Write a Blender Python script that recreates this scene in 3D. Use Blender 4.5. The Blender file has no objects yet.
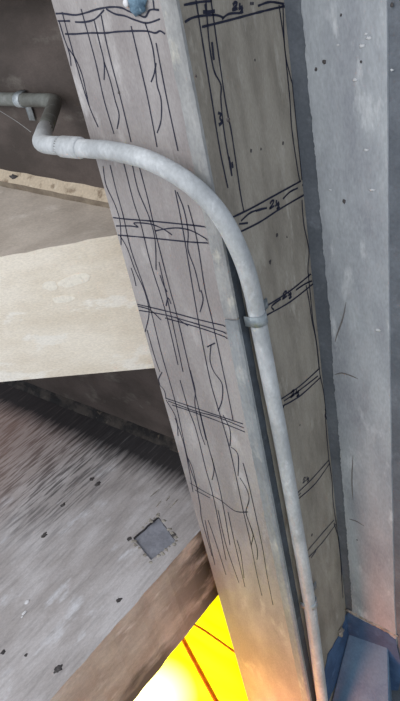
import bpy, bmesh, math, random
from mathutils import Vector, Matrix, noise
random.seed(7)
S = bpy.context.scene
C = S.collection

# ------------------------------------------------------------------ camera
F = 680.0
dn = Vector((245, 1050, F)).normalized()
xl = Vector((-877, -238, F)); xl = (xl - dn * xl.dot(dn)).normalized()
AX = -xl; AZ = -dn; AY = AZ.cross(AX)
def w(v): return Vector((AX.dot(v), AY.dot(v), AZ.dot(v)))      # camera frame -> world
def ray(u, v): return w(Vector((u - 200, v - 350.5, F)))
CAM = -ray(238, 330) * (1.6 / F)
cam_d = bpy.data.cameras.new('camera'); cam = bpy.data.objects.new('camera', cam_d); C.objects.link(cam)
cr, cu, cb = w(Vector((1, 0, 0))), w(Vector((0, -1, 0))), w(Vector((0, 0, -1)))
cam.matrix_world = Matrix(((cr.x, cu.x, cb.x, CAM.x), (cr.y, cu.y, cb.y, CAM.y), (cr.z, cu.z, cb.z, CAM.z), (0, 0, 0, 1)))
cam_d.sensor_fit = 'VERTICAL'; cam_d.sensor_height = 24; cam_d.lens = 24 * F / 701; cam_d.clip_start = .02
S.camera = cam
def at(u, v, ax, val):
    """point of a real plane (axis ax = val) measured off the photograph"""
    r = ray(u, v); return CAM + r * ((val - CAM[ax]) / r[ax])
def lin(*c): return tuple(((x / 255) / 12.92 if x <= 10 else ((x / 255 + .055) / 1.055) ** 2.4) for x in c) + (1,)

# ------------------------------------------------------------------ light
S.view_settings.view_transform = 'Standard'; S.view_settings.look = 'None'
S.view_settings.gamma = 1; S.view_settings.use_curve_mapping = False
S.view_settings.exposure = 0.0
W = bpy.data.worlds.new('world'); S.world = W; W.use_nodes = True
W.node_tree.nodes['Background'].inputs[0].default_value = (.86, .92, 1.0, 1)
W.node_tree.nodes['Background'].inputs[1].default_value = .70
def area(name, loc, tgt, size, power, col):
    d = bpy.data.lights.new(name, 'AREA'); d.size = size; d.energy = power; d.color = col
    o = bpy.data.objects.new(name, d); C.objects.link(o); o.location = loc
    o.rotation_euler = (Vector(tgt) - Vector(loc)).to_track_quat('-Z', 'Y').to_euler(); return o
area('daylight_opening', (-.5, -2.3, 1.9), (-.1, .2, .1), 2.2, 44, (1, .98, .95))
fl = area('added_tarp_backlight', (-.80, -.22, -2.5), (-.78, -.20, -1.95), .6, 22, (1, .93, .72)); fl.data.spread = math.radians(120)  # unseen light added beneath the tarp to make it glow
hl = area('added_orange_fill', (-.12, -.80, -1.93), (-.22, 0, -1.95), .25, 7.5, (1, .20, .04)); hl.data.spread = math.radians(120)  # unseen orange light added to warm the lower column and slab side

# ------------------------------------------------------------------ materials
def mat(name, base, dark=None, light=None, scale=6, stretch=(1, 1, 1), rough=.8, bump=.25, fine=120,
        lo=.42, hi=.62, lightlo=.58, lighthi=.72, metallic=0, extra=None):
    m = bpy.data.materials.new(name); m.use_nodes = True
    t = m.node_tree; N = t.nodes; L = t.links; B = N['Principled BSDF']
    B.inputs['Roughness'].default_value = rough; B.inputs['Metallic'].default_value = metallic
    tc = N.new('ShaderNodeTexCoord'); mp = N.new('ShaderNodeMapping'); mp.inputs['Scale'].default_value = stretch
    L.new(tc.outputs['Object'], mp.inputs[0])
    def ns(sc, det=6, src=mp, off=None, ro=.6):
        n = N.new('ShaderNodeTexNoise'); n.inputs['Scale'].default_value = sc; n.inputs['Detail'].default_value = det
        n.inputs['Roughness'].default_value = ro
        if off:
            o2 = N.new('ShaderNodeMapping'); o2.inputs['Location'].default_value = off
            L.new(src.outputs[0], o2.inputs[0]); L.new(o2.outputs[0], n.inputs['Vector'])
        else: L.new(src.outputs[0], n.inputs['Vector'])
        return n.outputs['Fac']
    def ramp(f, a, b):
        r = N.new('ShaderNodeMapRange'); r.inputs['From Min'].default_value = a; r.inputs['From Max'].default_value = b
        L.new(f, r.inputs['Value']); return r.outputs['Result']
    def mix(f, a, b):
        x = N.new('ShaderNodeMix'); x.data_type = 'RGBA'
        if hasattr(f, 'is_linked') or not isinstance(f, float): L.new(f, x.inputs['Factor'])
        else: x.inputs['Factor'].default_value = f
        for s, v in ((6, a), (7, b)):
            if isinstance(v, tuple): x.inputs[s].default_value = v
            else: L.new(v, x.inputs[s])
        return x.outputs[2]
    col = lin(*base)
    if dark: col = mix(ramp(ns(scale), lo, hi), lin(*dark), col)
    if light: col = mix(ramp(ns(scale * 1.7, off=(3.1, 7.7, 1.3)), lightlo, lighthi), col, lin(*light))
    # fine speckle of the surface itself
    sp = ramp(ns(fine, 3, src=tc2(N) if False else mp), .3, .7)
    g = N.new('ShaderNodeMix'); g.data_type = 'RGBA'; g.blend_type = 'MULTIPLY'; g.inputs['Factor'].default_value = .55
    if isinstance(col, tuple): g.inputs[6].default_value = col
    else: L.new(col, g.inputs[6])
    cr_ = N.new('ShaderNodeValToRGB'); cr_.color_ramp.elements[0].color = (.72, .72, .72, 1); cr_.color_ramp.elements[1].color = (1.1, 1.1, 1.1, 1)
    L.new(sp, cr_.inputs[0]); L.new(cr_.outputs[0], g.inputs[7]); col = g.outputs[2]
    if extra: col = extra(N, L, tc, ns, ramp, mix, col)
    if isinstance(col, tuple): B.inputs['Base Color'].default_value = col
    else: L.new(col, B.inputs['Base Color'])
    if bump:
        bp = N.new('ShaderNodeBump'); bp.inputs['Strength'].default_value = bump; bp.inputs['Distance'].default_value = .004
        L.new(ns(fine * .5, 8, ro=.7), bp.inputs['Height']); L.new(bp.outputs[0], B.inputs['Normal'])
    return m
def tc2(N): return None
def sep(N, L, tc):
    s = N.new('ShaderNodeSeparateXYZ'); L.new(tc.outputs['Object'], s.inputs[0]); return s
def math_(N, L, op, a, b):
    n = N.new('ShaderNodeMath'); n.operation = op
    for i, v in enumerate((a, b)):
        if isinstance(v, (int, float)): n.inputs[i].default_value = v
        else: L.new(v, n.inputs[i])
    return n.outputs[0]

M = {}
M['column_front'] = mat('column_front', (172, 167, 167), (152, 146, 146), (190, 186, 186), scale=4, stretch=(2, 2, .8), bump=.15)
M['column_side'] = mat('column_side', (170, 163, 152), (140, 133, 123), (188, 182, 172), scale=5, stretch=(2, 2.6, .8), bump=.2, lo=.36, hi=.60)
M['strip'] = mat('strip', (174, 174, 174), (150, 151, 152), (202, 199, 188), scale=9, stretch=(1.5, 1.5, .8), bump=.4)
M['strip_low'] = mat('strip_low', (158, 162, 166), (138, 143, 148), (188, 190, 190), scale=9, stretch=(1.5, 1.5, .6), bump=.4)
M['wall_base'] = mat('wall_base', (116, 122, 131), (100, 106, 115), (132, 138, 147), scale=8, bump=.4)
M['plaster'] = mat('plaster', (182, 187, 193), (156, 160, 168), (214, 217, 221), scale=6, stretch=(1.6, 1, .6), bump=.35, lo=.36, hi=.6)
M['dark_wall'] = mat('dark_wall', (94, 84, 80), (72, 64, 60), (116, 110, 104), scale=3.5, stretch=(1, 1, 1.8), bump=.3)
M['ledge'] = mat('ledge', (206, 190, 168), (128, 108, 88), (220, 208, 190), scale=20, bump=.6, lo=.32, hi=.47)
M['ledge_edge'] = mat('ledge_edge', (150, 138, 122), (126, 114, 100), scale=14, bump=.4)
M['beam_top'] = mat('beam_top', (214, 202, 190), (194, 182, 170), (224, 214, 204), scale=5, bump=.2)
M['cream'] = mat('cream', (243, 234, 220), (226, 214, 196), (246, 240, 230), scale=3.2, stretch=(1, 1, 2.6), bump=.12, lo=.36, hi=.6, lightlo=.56, lighthi=.62)
M['pipe'] = mat('pipe', (204, 208, 212), (178, 182, 186), (224, 228, 232), scale=14, stretch=(1, 1, .6), rough=.5, bump=.12)
M['pipe_dull'] = mat('pipe_dull', (124, 128, 124), (92, 92, 88), (140, 142, 140), scale=10, rough=.6, bump=.15)
M['clamp'] = mat('clamp', (186, 194, 200), (140, 150, 156), (206, 212, 216), scale=20, rough=.45, bump=.2, metallic=.3)
M['screw'] = mat('screw', (52, 56, 66), rough=.5, bump=.1)
M['ink'] = mat('ink', (22, 26, 52), rough=.55, bump=0)
M['patch'] = mat('patch', (158, 160, 172), (138, 140, 150), (172, 176, 188), scale=14, bump=.15)
M['mortar'] = mat('mortar', (190, 184, 174), (150, 144, 136), (214, 210, 200), scale=30, bump=.8)
M['mortar_dark'] = mat('mortar_dark', (120, 116, 114), scale=30, bump=.4)
M['fleck'] = mat('fleck', (212, 214, 218), rough=.8, bump=.3)
M['pit'] = mat('pit', (92, 88, 88), (66, 62, 64), scale=60, bump=.8)
M['white_paint'] = mat('white_paint', (236, 236, 240), rough=.5, bump=.1)
M['blue'] = mat('blue', (112, 142, 170), (102, 130, 160), (124, 152, 178), scale=10, bump=.15)
M['blue_dark'] = mat('blue_dark', (76, 106, 146), (62, 88, 126), (90, 120, 158), scale=12, bump=.3)
M['pipe_shade'] = mat('pipe_shade', (72, 80, 90), (60, 66, 74), (84, 92, 100), scale=20, bump=.3)  # dark tone painted for the shade behind the conduit
M['wire'] = mat('wire', (150, 150, 150), rough=.5, bump=0)
M['strap_orange'] = mat('strap_orange', (236, 140, 20), (214, 112, 12), scale=20, rough=.7, bump=.2)
M['blob'] = mat('blob', (112, 140, 160), (72, 98, 118), (170, 190, 200), scale=30, bump=.4)

def soot(N, L, tc, ns, ramp, mix, col):
    s = sep(N, L, tc)
    # brush streaks of old soot running across the slab, dense along the wall joint
    st = N.new('ShaderNodeMapping'); st.inputs['Rotation'].default_value = (0, 0, .12); st.inputs['Scale'].default_value = (84, 8, 1)
    L.new(tc.outputs['Object'], st.inputs[0])
    n = N.new('ShaderNodeTexNoise'); n.inputs['Scale'].default_value = 1; n.inputs['Detail'].default_value = 7; L.new(st.outputs[0], n.inputs['Vector'])
    big = N.new('ShaderNodeTexNoise'); big.inputs['Scale'].default_value = 3.2; L.new(tc.outputs['Object'], big.inputs['Vector'])
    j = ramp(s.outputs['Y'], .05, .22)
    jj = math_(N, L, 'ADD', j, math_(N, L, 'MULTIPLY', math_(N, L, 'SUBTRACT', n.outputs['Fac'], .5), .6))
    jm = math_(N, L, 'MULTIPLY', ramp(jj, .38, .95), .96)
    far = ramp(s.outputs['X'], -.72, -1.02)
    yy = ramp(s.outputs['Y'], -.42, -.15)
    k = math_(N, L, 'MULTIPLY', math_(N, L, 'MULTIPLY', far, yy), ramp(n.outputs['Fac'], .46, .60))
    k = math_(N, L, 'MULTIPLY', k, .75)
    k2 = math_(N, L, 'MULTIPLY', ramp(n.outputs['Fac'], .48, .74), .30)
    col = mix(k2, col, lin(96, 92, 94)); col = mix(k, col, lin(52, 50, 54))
    red = math_(N, L, 'MULTIPLY', ramp(s.outputs['X'], -1.0, -1.5), .6); col = mix(red, col, lin(176, 142, 128))
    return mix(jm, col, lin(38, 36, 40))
M['slab_top'] = mat('slab_top', (206, 202, 204), (182, 176, 176), (222, 222, 228), scale=5, stretch=(2, .8, 1), bump=.35, extra=soot)
def stains(N, L, tc, ns, ramp, mix, col):
    s = sep(N, L, tc)
    a = ramp(s.outputs['Y'], -.24, .0)
    n = ns(7); a = math_(N, L, 'MULTIPLY', a, ramp(n, .30, .5))
    col = mix(a, col, lin(88, 74, 64))
    b = math_(N, L, 'ADD', s.outputs['Z'], math_(N, L, 'MULTIPLY', n, -.2)); b = ramp(b, -1.26, -1.31)
    b = math_(N, L, 'MULTIPLY', b, ramp(s.outputs['Y'], -.16, -.28))
    return mix(b, col, lin(118, 100, 92))
M['slab_side'] = mat('slab_side', (222, 198, 184), (198, 170, 156), (234, 214, 204), scale=6, stretch=(1, .8, 2.4), bump=.3, extra=stains)

tm = bpy.data.materials.new('tarp'); tm.use_nodes = True
N = tm.node_tree.nodes; L = tm.node_tree.links; N.clear()
o_ = N.new('ShaderNodeOutputMaterial'); a_ = N.new('ShaderNodeMixShader'); d_ = N.new('ShaderNodeBsdfDiffuse'); t_ = N.new('ShaderNodeBsdfTranslucent')
n_ = N.new('ShaderNodeTexNoise'); n_.inputs['Scale'].default_value = 9; r_ = N.new('ShaderNodeValToRGB')
r_.color_ramp.elements[0].position = .3; r_.color_ramp.elements[0].color = (.88, .70, .002, 1)
r_.color_ramp.elements[1].position = .6; r_.color_ramp.elements[1].color = (.84, .86, .010, 1)
L.new(n_.outputs['Fac'], r_.inputs[0])
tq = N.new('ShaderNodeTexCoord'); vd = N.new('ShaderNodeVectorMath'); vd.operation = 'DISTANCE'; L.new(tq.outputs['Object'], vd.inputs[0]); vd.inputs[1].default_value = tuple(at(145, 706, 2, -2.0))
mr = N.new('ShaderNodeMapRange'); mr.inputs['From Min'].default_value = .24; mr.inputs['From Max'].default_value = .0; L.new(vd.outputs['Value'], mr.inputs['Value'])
wn = N.new('ShaderNodeMix'); wn.data_type = 'RGBA'; L.new(mr.outputs[0], wn.inputs['Factor']); L.new(r_.outputs[0], wn.inputs[6]); wn.inputs[7].default_value = (.88, .90, .45, 1)   # overexposed hot spot of light painted into the tarp colour
L.new(wn.outputs[2], d_.inputs[0]); L.new(wn.outputs[2], t_.inputs[0])
a_.inputs[0].default_value = .7; L.new(d_.outputs[0], a_.inputs[1]); L.new(t_.outputs[0], a_.inputs[2]); L.new(a_.outputs[0], o_.inputs[0])
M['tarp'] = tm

# ------------------------------------------------------------------ helpers
def link(name, bm, m, parent=None, smooth=False):
    bmesh.ops.recalc_face_normals(bm, faces=bm.faces[:])
    me = bpy.data.meshes.new(name); bm.to_mesh(me); bm.free()
    for x in (m if isinstance(m, (list, tuple)) else [m]): me.materials.append(M[x])
    if smooth: me.polygons.foreach_set('use_smooth', [True] * len(me.polygons))
    o = bpy.data.objects.new(name, me); C.objects.link(o)
    if parent: o.parent = parent; o.matrix_parent_inverse = Matrix.Translation(-parent.location)
    return o
def thing(name, label, cat, loc=(0, 0, 0), group=None):
    o = bpy.data.objects.new(name, None); C.objects.link(o); o.location = loc; o['label'] = label; o['category'] = cat; o['kind'] = 'thing'
    o.empty_display_size = .05
    if group: o['group'] = group
    return o
def tag(o, label, cat, group=None):
    o['label'] = label; o['category'] = cat; o['kind'] = 'thing'
    if group: o['group'] = group
    return o
def prism(pts, z0, z1, bm=None):
    """pts (x,y) outline extruded between z0 and z1"""
    bm = bm or bmesh.new()
    a = [bm.verts.new((x, y, z0)) for x, y in pts]; b = [bm.verts.new((x, y, z1)) for x, y in pts]
    n = len(pts)
    bm.faces.new(a[::-1]); bm.faces.new(b)
    for i in range(n): bm.faces.new((a[i], a[(i + 1) % n], b[(i + 1) % n], b[i]))
    return bm
def hexa(lo, hi, bm=None):
    """8 corner solid: two loops of points"""
    bm = bm or bmesh.new()
    a = [bm.verts.new(p) for p in lo]; b = [bm.verts.new(p) for p in hi]; n = len(lo)
    bm.faces.new(a[::-1]); bm.faces.new(b)
    for i in range(n): bm.faces.new((a[i], a[(i + 1) % n], b[(i + 1) % n], b[i]))
    return bm
def box(x0, x1, y0, y1, z0, z1, bm=None): return prism([(x0, y0), (x1, y0), (x1, y1), (x0, y1)], z0, z1, bm)
def catmull(P, n=8):
    P = [Vector(p) for p in P]; out = []
    for i in range(len(P) - 1):
        a = P[max(i - 1, 0)]; b = P[i]; c = P[i + 1]; d = P[min(i + 2, len(P) - 1)]
        for k in range(n):
            t = k / n
            out.append(.5 * ((2 * b) + (c - a) * t + (2 * a - 5 * b + 4 * c - d) * t * t + (3 * b - a - 3 * c + d) * t ** 3))
    out.append(P[-1]); return out
def fillet(P, R, n=8):
    P = [Vector(p) for p in P]; out = [P[0]]
    for i in range(1, len(P) - 1):
        a = (P[i - 1] - P[i]).normalized(); b = (P[i + 1] - P[i]).normalized(); r = R[i - 1]
        p, q = P[i] + a * r, P[i] + b * r
        for k in range(n + 1):
            t = k / n; out.append(p * (1 - t) ** 2 + P[i] * 2 * t * (1 - t) + q * t * t)
    out.append(P[-1]); return out
def tube(path, r, seg=20, bm=None):
    bm = bm or bmesh.new(); path = [Vector(p) for p in path]; rings = []
    T0 = (path[1] - path[0]).normalized(); up = Vector((0, 0, 1)) if abs(T0.z) < .9 else Vector((1, 0, 0))
    u = T0.cross(up).normalized()
    for i, p in enumerate(path):
        T = (path[min(i + 1, len(path) - 1)] - path[max(i - 1, 0)]).normalized()
        u = (u - T * u.dot(T)).normalized(); v = T.cross(u)
        rr = r(i / (len(path) - 1)) if callable(r) else r
        rings.append([bm.verts.new(p + (u * math.cos(2 * math.pi * k / seg) + v * math.sin(2 * math.pi * k / seg)) * rr) for k in range(seg)])
    for a, b in zip(rings, rings[1:]):
        for k in range(seg): bm.faces.new((a[k], a[(k + 1) % seg], b[(k + 1) % seg], b[k]))
    bm.faces.new(rings[0][::-1]); bm.faces.new(rings[-1]); return bm
def lump(c, r, seed, sub=2, amp=.35, sq=(1, 1, 1)):
    bm = bmesh.new(); bmesh.ops.create_icosphere(bm, subdivisions=sub, radius=1)
    for v in bm.verts:
        d = 1 + amp * noise.noise(v.co * 1.7 + Vector((seed * 3.7, seed, 1)))
        v.co = Vector(c) + Vector((v.co.x * sq[0], v.co.y * sq[1], v.co.z * sq[2])) * r * d
    return bm
def solid_poly(pts3, nrm, th, bm=None):
    """slab of thickness th raised along nrm from a planar outline"""
    n = Vector(nrm); return hexa([p for p in pts3], [p + n * th for p in pts3], bm)

# ------------------------------------------------------------------ the setting
D = .325                                       # plane of the wall behind the column
CX = -.33                                      # left side of the column
def DW(z): return .3375 + .026 * z            # the right wall leans very slightly
def atw(u, v, off=0):
    y = D
    for _ in range(12): p = at(u, v, 1, y - off); y = DW(p.z)
    return p
bm = hexa([(0, DW(-3.6), -3.6), (1.3, DW(-3.6), -3.6), (1.3, .6, -3.6), (0, .6, -3.6)], [(0, DW(1.6), 1.6), (1.3, DW(1.6), 1.6), (1.3, .6, 1.6), (0, .6, 1.6)])
wr_o = link('wall_right', bm, 'wall_base'); wr_o['kind'] = 'structure'
wl = box(-3.2, -.031, D, D + .2, -3.6, 1.6); wl_o = link('wall_left', wl, 'dark_wall'); wl_o['kind'] = 'structure'
# skim coat of plaster on the right wall, ragged along its left edge
def table(pix):
    return sorted((p.z, p.x) for p in (atw(u, v) for u, v in pix))
def look(T, z):
    if z <= T[0][0]: return T[0][1]
    for (a, b), (c, d) in zip(T, T[1:]):
        if z <= c: return b + (d - b) * (z - a) / (c - a)
    return T[-1][1]
EL = table([(302, -20), (302, 5), (304, 25), (309, 90), (314, 137), (319, 190), (324, 250), (327, 280), (331, 320), (334, 380), (338, 418), (341, 460), (345, 510), (349, 560), (352, 600), (353, 625)])
ER = table([(388, -30), (389, 150), (390, 300), (392, 450), (395, 600), (397, 640)])
L1 = []; z = 1.55
while z > -1.49:
    L1.append((max(look(EL, z), .002) + .0035 * noise.noise(Vector((z * 30, 0, 0))) + .0035 * noise.noise(Vector((z * 110, 4, 0))), z)); z -= .006
bm = bmesh.new(); fr = []; bk = []
rows = []
for (x, z) in L1:
    xr = look(ER, z); Dz = DW(z)
    rows.append([bm.verts.new((x, Dz, z)), bm.verts.new((x + .0015, Dz - .005, z)), bm.verts.new((xr - .001, Dz - .005, z)), bm.verts.new((xr, Dz, z))])
for a, b in zip(rows, rows[1:]):
    for k in range(3): bm.faces.new((a[k], a[k + 1], b[k + 1], b[k]))
bm.faces.new(rows[-1]); bm.faces.new(rows[0])
pl = link('plaster_skim', bm, 'plaster', wr_o)
# broken low rim of the plaster at its foot
bm = bmesh.new()
for k in range(26):
    t = k / 25; p = atw(349 + 46 * t, 611 + 24 * t, .004)
    b2 = lump(p, .009 + .005 * random.random(), k, 1, .5, (1.5, .35, .8)); me = bpy.data.meshes.new('t'); b2.to_mesh(me); b2.free(); bm.from_mesh(me)
o = link('mortar_rim', bm, 'mortar', wr_o, True); o['kind'] = 'stuff'

link('floor', box(-3.2, 1.3, -4, D, -3.7, -3.6), 'dark_wall')['kind'] = 'structure'
# ------------------------------------------------------------------ column
CF = (-.001, .006)
col = thing('concrete_column', 'square grey concrete column covered in black ink crack marks and measurements', 'column', (CX / 2, D / 2, -3.6))
bm = prism([(CX, 0), (-.033, 0), (-.001, .005), (0, .008), (0, .362), (-.030, .362), (-.030, D), (CX, D)], -3.6, 1.2)
bmesh.ops.recalc_face_normals(bm, faces=bm.faces[:])
bm.faces.ensure_lookup_table()
for f in bm.faces:
    f.material_index = 1 if (f.normal.x > .7 and abs(f.normal.z) < .1) else 0
shaft = link('shaft', bm, ['column_front', 'column_side'], col)
# mortar strip dressed on the corner, in two lengths, ragged left edge
def corner_strip(z0, z1, m, xa, th, nm):
    bm = bmesh.new(); rows = []; z = z0; k = 0
    while z > z1:
        j = .0016 * noise.noise(Vector((z * 60, xa * 100, 0))) + .0018 * noise.noise(Vector((z * 18, 3, 0)))
        x = xa + j; y_in = 0
        rows.append([bm.verts.new(q + Vector((0, 0, z))) for q in (Vector((x, .0005, 0)), Vector((x + .001, -th, 0)), Vector((-.006, -th + .001, 0)), Vector((.0012, .003 + j, 0)), Vector((.0015, .011, 0)), Vector((-.004, .011, 0)))]); z -= .01
    for a, b in zip(rows, rows[1:]):
        for i in range(6): bm.faces.new((a[i], a[(i + 1) % 6], b[(i + 1) % 6], b[i]))
    bm.faces.new(rows[0]); bm.faces.new(rows[-1][::-1])
    return link(nm, bm, m, col)
corner_strip(1.2, .025, 'strip', -.034, .002, 'corner_strip')
corner_strip(.024, -3.5, 'strip_low', -.033, .0035, 'corner_strip')
bm = bmesh.new(); rows = []  # thin dark strip on the side face, standing in for the conduit's shade
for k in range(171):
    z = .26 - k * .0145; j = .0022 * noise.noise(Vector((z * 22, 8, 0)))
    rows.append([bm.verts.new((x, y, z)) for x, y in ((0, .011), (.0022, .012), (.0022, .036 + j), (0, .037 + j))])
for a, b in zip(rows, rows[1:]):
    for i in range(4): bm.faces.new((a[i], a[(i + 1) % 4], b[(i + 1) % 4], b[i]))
bm.faces.new(rows[0]); bm.faces.new(rows[-1][::-1]); link('pipe_shade_strip', bm, 'pipe_shade', col)
bm = bmesh.new()
for k in range(46):
    z = .68 - k * .034 + random.uniform(-.012, .012)
    x = random.choice([-.0335, -.0335, -.001]); b2 = lump((x, -.002 if x < -.01 else .004, z), .0022 + .0022 * random.random(), k, 1, .4, (.8, .7, 2.6))
    me = bpy.data.meshes.new('t'); b2.to_mesh(me); b2.free(); bm.from_mesh(me)
o = link('lime_chips', bm, 'white_paint', shaft, True); o['kind'] = 'stuff'; o.matrix_parent_inverse = Matrix.Translation((-CX / 2, -D / 2, 3.6))

# ---- ink
def ribbon(pts, face, wd, bm):
    """a felt-pen stroke lying on the column's front (y=0) or right side (x=0)"""
    P = [at(u, v, 1, -.0006) if face == 'F' else at(u, v, 0, .0008) for u, v in pts]
    P = catmull(P, 6)
    nrm = Vector((0, -1, 0)) if face == 'F' else Vector((1, 0, 0))
    prev = None
    for i, p in enumerate(P):
        T = (P[min(i + 1, len(P) - 1)] - P[max(i - 1, 0)])
        if T.length < 1e-7: continue
        s = nrm.cross(T.normalized()) * wd * (.42 + .12 * noise.noise(p * 60))
        if face == 'F': p = Vector((max(p.x, CX + .002), p.y, p.z))
        else: p = Vector((p.x, min(p.y, DW(p.z) - .001), p.z))
        q = p + nrm * (.0038 if (face == 'F' and p.x > -.037) else 0)
        a, b = bm.verts.new(q - s), bm.verts.new(q + s)
        if prev: bm.faces.new((prev[0], prev[1], b, a))
        prev = (a, b)
def strokes(name, face, lst, wd):
    for s in lst:
        bm = bmesh.new(); ribbon(s, face, wd, bm); link(name, bm, 'ink', col)
FV = [  # long crack traces, front face
 [(59,21),(64,38),(68,49),(70,57),(71,66)], [(68,48),(76,60),(82,75),(86,92),(89,106)], [(62,12),(75,60),(88,103),(98,127)],
 [(81,9),(95,60),(104,100),(114,134)], [(94,20),(100,45),(104,62),(104,80)], [(104,62),(110,80),(115,100),(119,115),(117,129)],
 [(101,15),(108,50),(121,100),(131,142)], [(131,26),(140,65),(148,100),(157,147)], [(145,23),(152,45),(155,65),(157,85),(161,100),(161,120),(157,133)],
 [(156,63),(154,74),(151,82)], [(156,43),(167,100),(178,151)],
 [(103,166),(106,185),(115,205),(120,222),(121,245)], [(110,165),(116,190),(123,215),(131,250),(148,300),(161,352),(176,405),(188,460),(198,490)],
 [(120,236),(127,248),(135,270),(144,290),(149,312),(145,332)], [(123,160),(133,200),(141,225),(151,265),(165,310),(178,365)],
 [(132,163),(138,190),(149,217),(155,240),(156,270)], [(139,166),(148,200),(156,235),(170,290),(176,312),(192,380),(206,440)],
 [(131,268),(134,277),(136,286)], [(160,275),(163,284),(167,292)], [(159,262),(163,280),(172,320),(183,372)],
 [(175,190),(182,225),(193,290),(200,330),(210,380),(217,405),(230,450),(243,510)], [(177,192),(184,210),(188,232),(188,250),(195,270),(200,292)],
 [(188,205),(197,240),(205,290),(212,320),(225,380),(233,420)], [(201,290),(203,300),(200,312)],
 [(211,345),(210,360),(214,372),(222,384),(222,400),(218,411)],
 [(147,330),(155,358),(160,372)], [(162,372),(158,382),(164,390),(166,398)], [(166,400),(176,418),(178,436)],
 [(180,380),(188,408),(196,430),(206,470),(214,500),(226,560)], [(190,370),(195,390),(195,405),(200,430),(205,445)], [(200,412),(208,445),(215,470),(222,500),(230,545)],
 [(223,415),(230,430),(230,446)], [(231,447),(238,455),(238,476)], [(175,418),(184,445),(190,475),(193,492)],
 [(186,455),(193,470),(200,505),(202,520),(212,556)], [(212,458),(214,470),(212,480)], [(240,478),(247,490),(249,500),(246,512),(250,525),(253,535),(251,546)],
 [(243,463),(250,490),(262,545),(267,575),(273,605)], [(243,510),(251,545),(257,575),(262,596)], [(205,520),(209,540),(215,565)], [(208,520),(215,540),(226,575)],
 [(218,510),(226,545),(239,583)], [(228,512),(234,540),(245,587)], [(237,540),(241,555),(244,578)], [(250,525),(257,548),(257,560)]]
for s in FV: strokes('crack_trace', 'F', [s], .0037)
FB = [[ [(52,14),(62,13.5),(75,15),(85,13),(98,9),(112,7),(122,8),(128,11),(137,14),(145,17),(150,10),(159,10)], [(56,21),(70,21)], [(75,22),(85,22),(95,19),(104,10)],
        [(106,9),(115,14),(125,16),(135,20),(147,23),(160,19)], [(65,34),(75,34),(90,33),(105,33),(120,31.5),(145,31),(155,33),(160,31),(165,34)], [(153,0),(154,9)] ],
      [ [(108,217),(125,219),(150,221),(190,225),(206,227)], [(117,235),(150,238),(190,242),(209,243)], [(116,226),(130,226),(138,227),(134,223),(150,224),(163,229),(172,235)],
        [(155,231),(165,229),(178,228),(192,231),(208,240)] ],
      [ [(136,304),(170,312),(200,320),(226,326)], [(137,306),(150,310),(161,320)], [(137,310),(165,315),(190,322),(227,333)], [(175,317),(188,326)], [(165,318),(200,328),(228,338)], [(166,306),(168,298),(171,304)], [(207,347),(215,343)] ],
      [ [(165,398),(195,408),(216,415),(243,424)], [(168,401),(195,411),(217,417),(244,428)], [(172,405),(190,411),(215,420),(245,432)] ],
      [ [(190,483),(205,492),(220,500),(235,511),(248,512)], [(195,490),(210,498)] ]]
for s in FB: strokes('measuring_line', 'F', s, .0042)
RV = [ [(196,0),(200,25),(212,100),(220,150),(228,188)], [(206,0),(209,40),(214,70),(221,85),(221,100),(224,130),(229,160)], [(211,0),(225,98),(232,135),(240,190),(244,212)],
 [(279,5),(284,40),(287,70),(290,100),(292,130),(297,165),(300,182)], [(283,5),(285,50),(290,75),(294,90),(295,110),(300,148),(302,180)],
 [(302,200),(304,225),(309,250),(308,270),(310,290)], [(306,285),(309,300),(312,320),(316,340),(319,368)], [(310,290),(313,320),(317,345),(320,375)],
 [(320,375),(325,400),(326,425),(329,460)], [(329,460),(332,480),(333,500),(336,522)], [(336,520),(339,545),(341,565),(343,598)], [(334,523),(340,545),(342,575)] ]
for s in RV: strokes('crack_trace', 'R', [s], .0046)
RB = [[ [(202,27),(230,20),(260,12),(285,6)], [(184,5),(200,2),(212,1)], [(185,22),(195,17),(215,15),(224,18)], [(222,19),(229,14),(240,13)], [(258,6),(270,2),(284,4)], [(205,4),(207,14)] ],
      [ [(231,218),(250,209),(270,198),(301,181)], [(238,233),(260,222),(280,209),(304,195)], [(239,224),(248,223)], [(241,221),(250,213),(258,210)], [(283,199),(290,192),(298,188)] ],
      [ [(265,307),(290,291),(311,274)], [(267,315),(290,302),(313,284)], [(296,290),(305,284),(312,281)] ],
      [ [(280,400),(300,386),(320,368)], [(281,407),(300,396),(321,377)], [(284,401),(300,390),(318,376)] ],
      [ [(294,496),(310,481),(329,460)], [(296,501),(315,484),(330,463)] ],
      [ [(304,555),(320,536),(334,520)], [(306,560),(322,543),(336,524)], [(311,558),(316,551)] ]]
for s in RB: strokes('measuring_line', 'R', s, .0054)
def glyph2h(x, y, s=1, dx=1., dy=-.5):
    """handwritten 2 1/2 along the band"""
    def q(a, b): return (x + (a * dx - b * 0.05) * s, y + (a * dy + b) * s)
    return [[q(0, 2), q(2, 0), q(4, 1), q(3, 4), q(0, 7), q(5, 7)], [q(7, 2), q(7, 6)], [q(6, 8), q(10, 6)], [q(8, 8.5), q(10, 8), q(9, 11), q(8, 12), q(11, 12)]]
strokes('figure_stroke', 'R', glyph2h(233, 3, 1.0, 1, -.3) + [[(251,2),(251,5)],[(253,2),(253,5)]], .0062)
strokes('figure_stroke', 'R', glyph2h(270, 202, .95, 1, -.6) + [[(256,211),(262,209),(267,208)]], .0064)
strokes('figure_stroke', 'R', glyph2h(283, 293, .85, 1, -.7) + [[(281,299),(272,306),(274,310)]], .0064)
strokes('figure_stroke', 'R', glyph2h(291, 392, .8, 1, -.8) + [[(283,408),(285,404)]], .0064)
strokes('figure_stroke', 'R', glyph2h(303, 479, .6, 1, -.9) + [[(297,497),(301,493)]], .004)
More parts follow.
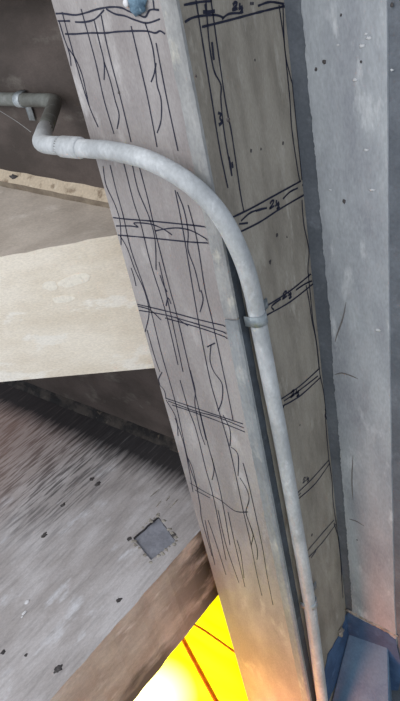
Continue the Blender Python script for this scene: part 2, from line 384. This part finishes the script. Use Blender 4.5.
strokes('figure_stroke', 'R', [[(218,113),(221,114),(220,118),(222,122),(219,125)]], .0072)
strokes('figure_stroke', 'R', [[(203,12),(209,12),(215,11)]], .0075)
strokes('figure_stroke', 'R', [[(212,42),(213,51),(214,60)], [(229,157),(232,176)], [(232,162),(233,168)]], .0072)
strokes('figure_stroke', 'R', [[(325,409),(327,412),(325,415),(327,419),(325,416)], [(303,186),(303,184)]], .0062)

# blow holes in the cast faces
for ax, par, L_ in (('R', col, [(261,149),(283,143),(277,235),(287,237),(251,151),(270,262),(300,425),(283,525),(312,535),(255,60)]), ('F', col, [(196,76),(119,92),(228,120)]), ('W', wr_o, [(341,15),(316,69),(324,62),(361,62),(392,5),(344,201),(357,540)])):
    for k, (u, v) in enumerate(L_):
        p = at(u, v, 0, .0002) if ax == 'R' else (at(u, v, 1, -.0002) if ax == 'F' else atw(u, v, .0052))
        link('blow_hole', lump(p, .0028 + .0012 * (k % 3), k, 1, .5, (.2, 1, 1.3) if ax == 'R' else (1, .2, 1.3)), 'pit', par, True)
for k, (u, v) in enumerate([(366,34),(369,38),(362,46),(338,45),(355,80),(372,190),(330,190),(366,150),(378,330),(392,70)]):
    link('lime_fleck', lump(atw(u, v, .0055), (.0022 + .001 * (k % 3)), k, 2, .8, (1.8, .2, 1)), 'fleck', wr_o, True)
for pix in ([(346,302),(343,318),(338,332),(335,342)], [(334,375),(342,373),(352,376),(358,379)], [(349,519),(356,521),(364,526)], [(353,455),(352,480),(353,500)]):
    link('hairline_crack', tube(catmull([atw(u, v, .0052) for u, v in pix], 4), lambda t: .0004 + .0018 * math.sin(math.pi * t), 6), 'mortar_dark', wr_o)
# ------------------------------------------------------------------ conduit
R = .0205
cd = thing('steel_conduit', 'painted grey conduit bending off the wall, across the column and down its corner', 'pipe', (.03, .05, -1.9))
back = fillet([(-2.4, .298, .50), (-.79, .298, .448), (-.455, -.05, .448), (-.40, -.05, .447)], [.035, .045], 8)
front = [at(62, 146.5, 1, -.05), at(90, 149, 1, -.05), at(112, 151, 1, -.05), at(150, 161, 1, -.048), at(190, 184, 1, -.038), at(220, 215, 1, -.018), at(241, 255, 1, .01), at(252, 290, 1, .033)]
low = [at(u, v, 0, .030) for u, v in ((257.5, 318), (269.5, 380), (283, 450), (297, 530), (310.5, 610), (321, 690), (325, 720))] + [Vector((.03, .05, -2.2))]
p1 = back[:-1] + [Vector((-.40, -.05, .447))]
bm = tube(back + [front[0]], R, 20); link('rear_tube', bm, 'pipe_dull', cd, True)
bm = tube(catmull([Vector((-.455 + .03, -.05, .448))] + front + low, 8), R, 24); link('front_tube', bm, 'pipe', cd, True)
# elbow painted with the front length
bm = tube(fillet([(-.56, .058, .448), (-.455, -.05, .448), (-.38, -.05, .4475)], [.045], 10), R * 1.03, 20); link('elbow', bm, 'pipe', cd, True)
a, b = at(62, 146.5, 1, -.05), at(81, 148, 1, -.05)
bm = tube([a, a + (b - a) * .04, a + (b - a) * .96, b], lambda t: R * (1.18 if 0 < t < 1 else 1.02), 20)
link('coupling', bm, 'pipe', cd, True)
pz = [Vector((-.75, .298 - .018, .4475)), Vector((-.75, .298, .4475))]
# strap clamps
def strap(c, axis, out, side, nm='conduit_clamp'):
    """saddle round the tube at c; out = away from the fixing face, side = towards the screw tab"""
    axis = Vector(axis).normalized(); out = Vector(out); side = Vector(side); bm = bmesh.new(); rows = []
    wv = .014; r = R + .0025
    prof = [(-1.05 * r, -r * .9)] + [(math.cos(t) * r, math.sin(t) * r) for t in [math.pi * (1 - k / 12) for k in range(13)]] + [(r, -r * .5), (r + .004, -r * .7), (r + .046, -r * .7)]
    P = [Vector(c) + side * x + out * y for x, y in prof]
    for i, p in enumerate(P):
        inner = p + (Vector(c) - p).normalized() * .003 if i < 15 else p - out * .003
        rows.append([bm.verts.new(q) for q in (p - axis * wv, p + axis * wv, inner + axis * wv, inner - axis * wv)])
    for a, b in zip(rows, rows[1:]):
        for k in range(4): bm.faces.new((a[k], a[(k + 1) % 4], b[(k + 1) % 4], b[k]))
    bm.faces.new(rows[0]); bm.faces.new(rows[-1])
    o = link(nm, bm, 'clamp', cd, True)
    # screw head on the tab
    tc_ = Vector(c) + side * (r + .028) - out * (r * .7)
    bm = tube([tc_ - out * .001, tc_ + out * .003, tc_ + out * .006, tc_ + out * .007], lambda t: (.0125, .0125, .009, .003)[min(3, int(t * 3 + .5))], 12)
    s = link('screw', bm, 'clamp', o, True); s.matrix_parent_inverse = Matrix.Translation(-Vector(cd.location)); return o
cpt = low[0]; strap(cpt, low[1] - front[-1], (1, 0, 0), (0, 1, 0))
lp = at(310, 602, 0, .030); strap(lp, (0, 0, 1), (1, 0, 0), (0, 1, 0))
lp = at(321, 689, 0, .030); strap(lp, (0, 0, 1), (1, 0, 0), (0, -1, 0)) if False else None
o = strap(Vector((-.955, .298, .453)), (1, 0, -.03), (0, -1, 0), (0, 0, -1))
bm = tube([(-.95, .288, .475), (-.95, .270, .468), (-.95, .262, .466)], .011, 8); s = link('bolt_head', bm, 'screw', o, True); s.matrix_parent_inverse = Matrix.Translation(-Vector(cd.location))
bm = lump((-.93, .262, .455), .014, 5, 2, .4, (1, .6, 1)); s = link('bolt_nut', bm, 'screw', o, True); s.matrix_parent_inverse = Matrix.Translation(-Vector(cd.location))

# thin wire from the wall to the elbow
wp = [at(-30, 92, 1, .31), at(0, 111, 1, .26), at(16, 121, 1, .16), at(31, 132, 1, .03)]
tag(link('thin_wire', tube(catmull(wp, 6), .0009, 6), 'wire', None), 'thin pale wire running slack from the dark wall to the pipe elbow', 'wire')

# ------------------------------------------------------------------ lintel over the left wall
bm = hexa([(-3.2, .0, .742), (-3.2, D, .742), (-.26, D, .716), (-.26, -.02, .716)], [(-3.2, .0, 1.2), (-3.2, D, 1.2), (-.26, D, 1.2), (-.26, -.02, 1.2)])
# keeps clear of the column shaft: runs up to its left side only
bm.free()
bm = hexa([(-3.2, .21, .772), (-3.2, D, .772), (CX, D, .735), (CX, .21, .735)], [(-3.2, .21, 1.2), (-3.2, D, 1.2), (CX, D, 1.2), (CX, .21, 1.2)])
tag(link('lintel', bm, 'ledge'), 'rough pale lintel over the dark wall, just showing along the top left edge', 'lintel')
# lump of sealant near the column head
bl = thing('sealant_lump', 'blue-grey lump of hardened sealant with a white speck on the column near its top', 'sealant', at(137, 6, 1, 0))
link('lump', lump(at(138, 5, 1, -.004), .019, 2, 3, .5, (1.1, .5, 1.0)), 'blob', bl, True)
link('white_speck', lump(at(126, 3, 1, -.006), .007, 4, 2, .3, (1, .6, 1)), 'white_paint', bl, True)

# ------------------------------------------------------------------ ledge strip on the left wall
lg = thing('wall_ledge', 'dirty pale mortar ledge along the dark wall above the cream beam', 'ledge', (-.9, D, .1))
xs = [-3.2 + k * (3.2 + CX) / 60 for k in range(61)]
bm = bmesh.new(); rows = []
for x in xs:
    zt = .118 - (x + .75) * .070
    j = .004 * noise.noise(Vector((x * 14, 0, 0)))
    rows.append([bm.verts.new(q) for q in ((x, D, zt + .054 + j), (x, D - .022 + j, zt + .030), (x, D - .028 + j, zt + .023), (x, D - .028 + j, zt + .002), (x, D, zt))])
for a, b in zip(rows, rows[1:]):
    for k in range(5): bm.faces.new((a[k], a[(k + 1) % 5], b[(k + 1) % 5], b[k])).material_index = int(k >= 2)
bm.faces.new(rows[0]); bm.faces.new(rows[-1])
link('ledge_strip', bm, ['ledge', 'ledge_edge'], lg)
link('tar_blot', lump(at(14, 178, 1, D - .012), .017, 3, 2, .6, (1.3, .4, .8)), 'pit', lg, True)

# ------------------------------------------------------------------ cream beam
bd = Vector((-math.cos(math.radians(35)), -math.sin(math.radians(35)), 0)); bo = Vector((-.435, .09, 0)); bn = Vector((bd.y, -bd.x, 0))
if bn.y > 0: bn = -bn
def onbeam(u, v):
    r = ray(u, v); t = (bo - CAM).dot(bn) / r.dot(bn); return CAM + r * t
TR, TL, BR, BL = onbeam(115, 235), onbeam(0, 257), onbeam(155, 368), onbeam(0, 382)
def ext(a, b, x):  # extend line ab to the given x
    t = (x - a.x) / (b.x - a.x); return a + (b - a) * t
TR, TL = ext(TR, TL, CX), ext(TR, TL, -1.5); BR, BL = ext(BR, BL, CX), ext(BR, BL, -1.5)
n = 40; bm = bmesh.new(); top = []; bot = []
beam = thing('cream_beam', 'broad cream painted beam running from the column out to the left edge', 'beam', (-.6, .1, -.3))
for k in range(n + 1):
    t = k / n; a = TR.lerp(TL, t); b = BR.lerp(BL, t)
    a = a + Vector((0, 0, .003 * noise.noise(a * 25)))
    top.append(a); bot.append(b)
rows = []
for a, b in zip(top, bot):
    rows.append([bm.verts.new(q) for q in (a, b, Vector((b.x, D, b.z)), Vector((a.x, D, .118 - (a.x + .75) * .070 + .002)))])
for a, b in zip(rows, rows[1:]):
    for k in range(4):
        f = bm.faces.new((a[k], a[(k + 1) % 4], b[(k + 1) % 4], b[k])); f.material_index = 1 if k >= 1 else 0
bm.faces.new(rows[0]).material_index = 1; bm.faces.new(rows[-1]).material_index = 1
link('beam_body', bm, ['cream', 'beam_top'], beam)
# smoothed filler smears on the cream face
def smear(u0, v0, ru, rv, ang, seed, nm='filler_smear'):
    pts = []
    for k in range(28):
        t = 2 * math.pi * k / 28; rr = 1 + .35 * noise.noise(Vector((math.cos(t) * 1.5, math.sin(t) * 1.5, seed)))
        x, y = math.cos(t) * ru * rr, math.sin(t) * rv * rr
        pts.append(onbeam(u0 + x * math.cos(ang) - y * math.sin(ang), v0 + x * math.sin(ang) + y * math.cos(ang)))
    return link(nm, solid_poly(pts, bn, .0012), 'filler', beam)
M['filler'] = mat('filler', (243, 236, 223), rough=.8, bump=.1)
smear(75, 280, 17, 5.5, -.28, 1); smear(50, 286, 8, 4.5, .1, 3); smear(63, 299, 12, 3.4, -.1, 5)

# ------------------------------------------------------------------ slab
ZT, ZB, XE = -.908, -1.255, -.360
slab = thing('concrete_slab', 'soot-streaked grey concrete slab beside the column, warm lit along its edge', 'slab', (-1.2, -.4, ZB))
hq = [at(u, v, 2, ZT) for u, v in ((133, 538), (158, 516), (176, 541), (151, 560))]
X0, Y0, Y1 = -3.2, -1.9, D
bm = bmesh.new()
# top surface: ring of faces round the square recess
outer = [Vector((X0, Y1, ZT)), Vector((XE, Y1, ZT)), Vector((XE, Y0, ZT)), Vector((X0, Y0, ZT))]
hq = sorted(hq, key=lambda p: -math.atan2(p.y - sum(q.y for q in hq) / 4, p.x - sum(q.x for q in hq) / 4))
def near(p): return min(range(4), key=lambda i: (outer[i] - p).length)
vo = [bm.verts.new(p) for p in outer]
vi = [bm.verts.new(p) for p in hq]
ctr = sum(hq, Vector()) / 4
bm.free()
bm = bmesh.new()
from mathutils.geometry import tessellate_polygon
edge_pts = [Vector((XE + .004 * noise.noise(Vector((0, y * 14, 0))) + .002 * noise.noise(Vector((3, y * 60, 0))), y, ZT)) for y in [Y1 - (Y1 - Y0) * k / 110 for k in range(111)]]
# recess outline, slightly broken
rim = []
for i in range(4):
    a, b = hq[i], hq[(i + 1) % 4]
    for k in range(7):
        p = a.lerp(b, k / 7); rim.append(p + (p - ctr).normalized() * .0035 * (noise.noise(p * 45)))
loop = [Vector((X0, Y1, ZT))] + edge_pts + [Vector((X0, Y0, ZT))]
tris = tessellate_polygon([loop, rim]); allp = loop + rim
V = [bm.verts.new(p) for p in allp]
for t in tris:
    try: bm.faces.new([V[i] for i in t])
    except ValueError: pass
nl = len(loop); low_ = [bm.verts.new((p.x, p.y, ZB)) for p in loop]
for i in range(nl):
    j = (i + 1) % nl; f = bm.faces.new((V[i], V[j], low_[j], low_[i])); f.material_index = 1
f = bm.faces.new(low_); f.material_index = 1
rec = [bm.verts.new(p + Vector((0, 0, -.012))) for p in rim]; nr = len(rim)
for i in range(nr):
    j = (i + 1) % nr; f = bm.faces.new((V[nl + i], V[nl + j], rec[j], rec[i])); f.material_index = 2
body = link('slab_body', bm, ['slab_top', 'slab_side', 'pit'], slab)
bm = bmesh.new(); bm.faces.new([bm.verts.new(p + Vector((0, 0, -.011))) for p in rim])
r_ = bmesh.ops.extrude_face_region(bm, geom=bm.faces[:]); [setattr(v, 'co', v.co + Vector((0, 0, -.004))) for v in r_['geom'] if isinstance(v, bmesh.types.BMVert)]
link('square_patch', bm, 'patch', slab)
bm = bmesh.new()
for k in range(44):
    i = random.randrange(nr); p = rim[i] + (rim[i] - ctr).normalized() * random.uniform(.001, .012)
    if p.x > XE - .004: continue
    b2 = lump(p, random.uniform(.002, .0055), k, 2, .8, (1.6, 1.2, .25)); me = bpy.data.meshes.new('t'); b2.to_mesh(me); b2.free(); bm.from_mesh(me)
o = link('broken_mortar', bm, 'mortar', slab, True); o['kind'] = 'stuff'
for (u, v, r, k) in ((92, 479, .011, 1), (97.5, 484, .012, 2), (63, 505, .010, 3), (44, 535, .012, 6), (119, 600, .010, 4), (58, 669, .013, 5), (3, 652, .008, 7), (26, 655, .006, 8), (129, 539, .010, 9), (174, 535, .008, 10)):
    link('chipped_pit', lump(at(u, v, 2, ZT + .0003), r * .72, k, 3, .9, (1, 1.3, .10)), 'pit', slab, True)
for (u, v, r, k) in ((27, 602, .007, 1), (24, 613, .006, 2), (22, 617, .003, 4)):
    link('paint_drip', lump(at(u, v, 2, ZT + .001), r, k, 2, .5, (1.0, 1.5, .2)), 'white_paint', slab, True)
# fine white scrapes near the patch
for (u, v, du, dv) in ((150, 497, 9, -8), (156, 507, 5, -6), (166, 501, 4, -5), (170, 508, 8, -9)):
    a, b = at(u, v, 2, ZT + .0008), at(u + du, v + dv, 2, ZT + .0008)
    link('scrape', tube([a, a.lerp(b, .5), b], lambda t: .0012 if t != .5 else .0022, 6), 'mortar', slab)
# cracked mortar fillet in the joint between slab and wall
bm = bmesh.new(); rows = []
for k in range(91):
    x = -3.1 + (3.1 - .36) * k / 90; j = .006 * noise.noise(Vector((x * 12, 2, 0)))
    rows.append([bm.verts.new(q) for q in ((x, D, ZT + .036 + j), (x, D - .012 + j, ZT + .030), (x, D - .016, ZT + .012), (x, D - .03 + j, ZT + .001), (x, D, ZT + .001))])
for a, b in zip(rows, rows[1:]):
    for k in range(5): bm.faces.new((a[k], a[(k + 1) % 5], b[(k + 1) % 5], b[k]))
bm.faces.new(rows[0]); bm.faces.new(rows[-1]); 
M['sooty'] = mat('sooty', (70, 64, 60), (28, 26, 28), (128, 116, 102), scale=14, bump=.8, lo=.42, hi=.58, lightlo=.6)
link('joint_fillet', bm, 'sooty', slab)

# ------------------------------------------------------------------ blue block in the corner
ZP = -1.60
pA = Vector((.012, D, ZP)); pB = at(386, 640, 1, D - .0); 
tb = [atw(350, 632), atw(388, 645), at(390, 740, 1, .10), None]
tb[0].x = .004; tb[3] = Vector((.004, .10, tb[2].z + (tb[0].z - tb[1].z)))
blk = thing('blue_block', 'pale blue painted block wedged between column and right wall at the bottom', 'block', (.1, .2, -2.6))
n = 6; bm = bmesh.new()
lo_ = [Vector((p.x, p.y, -2.6)) for p in tb]
hexa(lo_, tb, bm)
bmesh.ops.bevel(bm, geom=[e for e in bm.edges if e.calc_length() > .0], offset=.004, segments=2, affect='EDGES')
link('block_body', bm, 'blue', blk)
def blot(pix, ax, val, nrm, parent, nm):
    pts = []
    for i in range(len(pix)):
        a, b = pix[i], pix[(i + 1) % len(pix)]
        for k in range(4):
            t = k / 4; u = a[0] + (b[0] - a[0]) * t; v = a[1] + (b[1] - a[1]) * t
            u += 1.1 * noise.noise(Vector((u * .4, v * .4, 0))); v += 1.1 * noise.noise(Vector((u * .4, v * .4, 9)))
            pts.append(atw(u, v, .0055) if ax == 1 else at(u, v, ax, val))
    return link(nm, solid_poly(pts, nrm, .0015), 'blue_dark', parent)
blot([(349, 612), (356, 617), (372, 625), (386, 632), (396, 640), (402, 668), (398, 690), (389, 690), (387, 650), (370, 648), (352, 640), (343, 634), (342, 622)], 1, D - .0062, (0, -1, 0), wr_o, 'blue_overpaint')
blot([(347, 612), (349, 624), (350, 640), (342, 670), (333, 690), (327, 705), (322, 705), (324, 672), (328, 654), (336, 640), (342, 628)], 0, .001, (1, 0, 0), col, 'blue_overpaint')
link('crumbled_edge', lump(at(341, 632, 0, .006), .016, 8, 3, .7, (.5, 1.1, 1.1)), 'mortar', col, True)

# ------------------------------------------------------------------ tarp
tp = thing('yellow_tarp', 'bright yellow backlit tarpaulin stretched below between slab and column', 'tarpaulin', (-.7, 0, -1.75))
def tarp_z(y): return -2.0 + .20 * max(0, min(1, (y + .01) / .31)) ** 1.0
bm = bmesh.new(); gx, gy = 50, 50; G = []
for i in range(gx + 1):
    G.append([])
    for j in range(gy + 1):
        x = -2.2 + 1.865 * i / gx; y = -1.5 + 1.81 * j / gy
        G[-1].append(bm.verts.new((x, y, tarp_z(y) + .010 * noise.noise(Vector((x * 3, y * 2, 0))) + .008 * noise.noise(Vector((x * 9, y * 7, 3))))))
for i in range(gx):
    for j in range(gy): bm.faces.new((G[i][j], G[i + 1][j], G[i + 1][j + 1], G[i][j + 1]))
# the sheet also runs on in front of the column to the right
x = -.335; Hh = []
for i in range(31):
    Hh.append([G[gx][j] if i == 0 else bm.verts.new((x + 1.6 * i / 30, G[gx][j].co.y, -2.0 + .01 * noise.noise(Vector((i * .4, j * .3, 5))))) for j in range(40)])
for i in range(30):
    for j in range(39): bm.faces.new((Hh[i][j], Hh[i + 1][j], Hh[i + 1][j + 1], Hh[i][j + 1]))
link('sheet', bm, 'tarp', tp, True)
for pix, r in (([(170, 612), (184, 641), (200, 671), (220, 708)], .011), ([(190, 622), (205, 631), (225, 645), (242, 657)], .005)):
    P = []
    for u, v in pix:
        z = -1.9
        for _ in range(25): z = z * .5 + .5 * (tarp_z(at(u, v, 2, z).y) + .012)
        P.append(at(u, v, 2, z))
    link('webbing_strap', tube(catmull(P, 6), r, 8), 'strap_orange', tp, True)
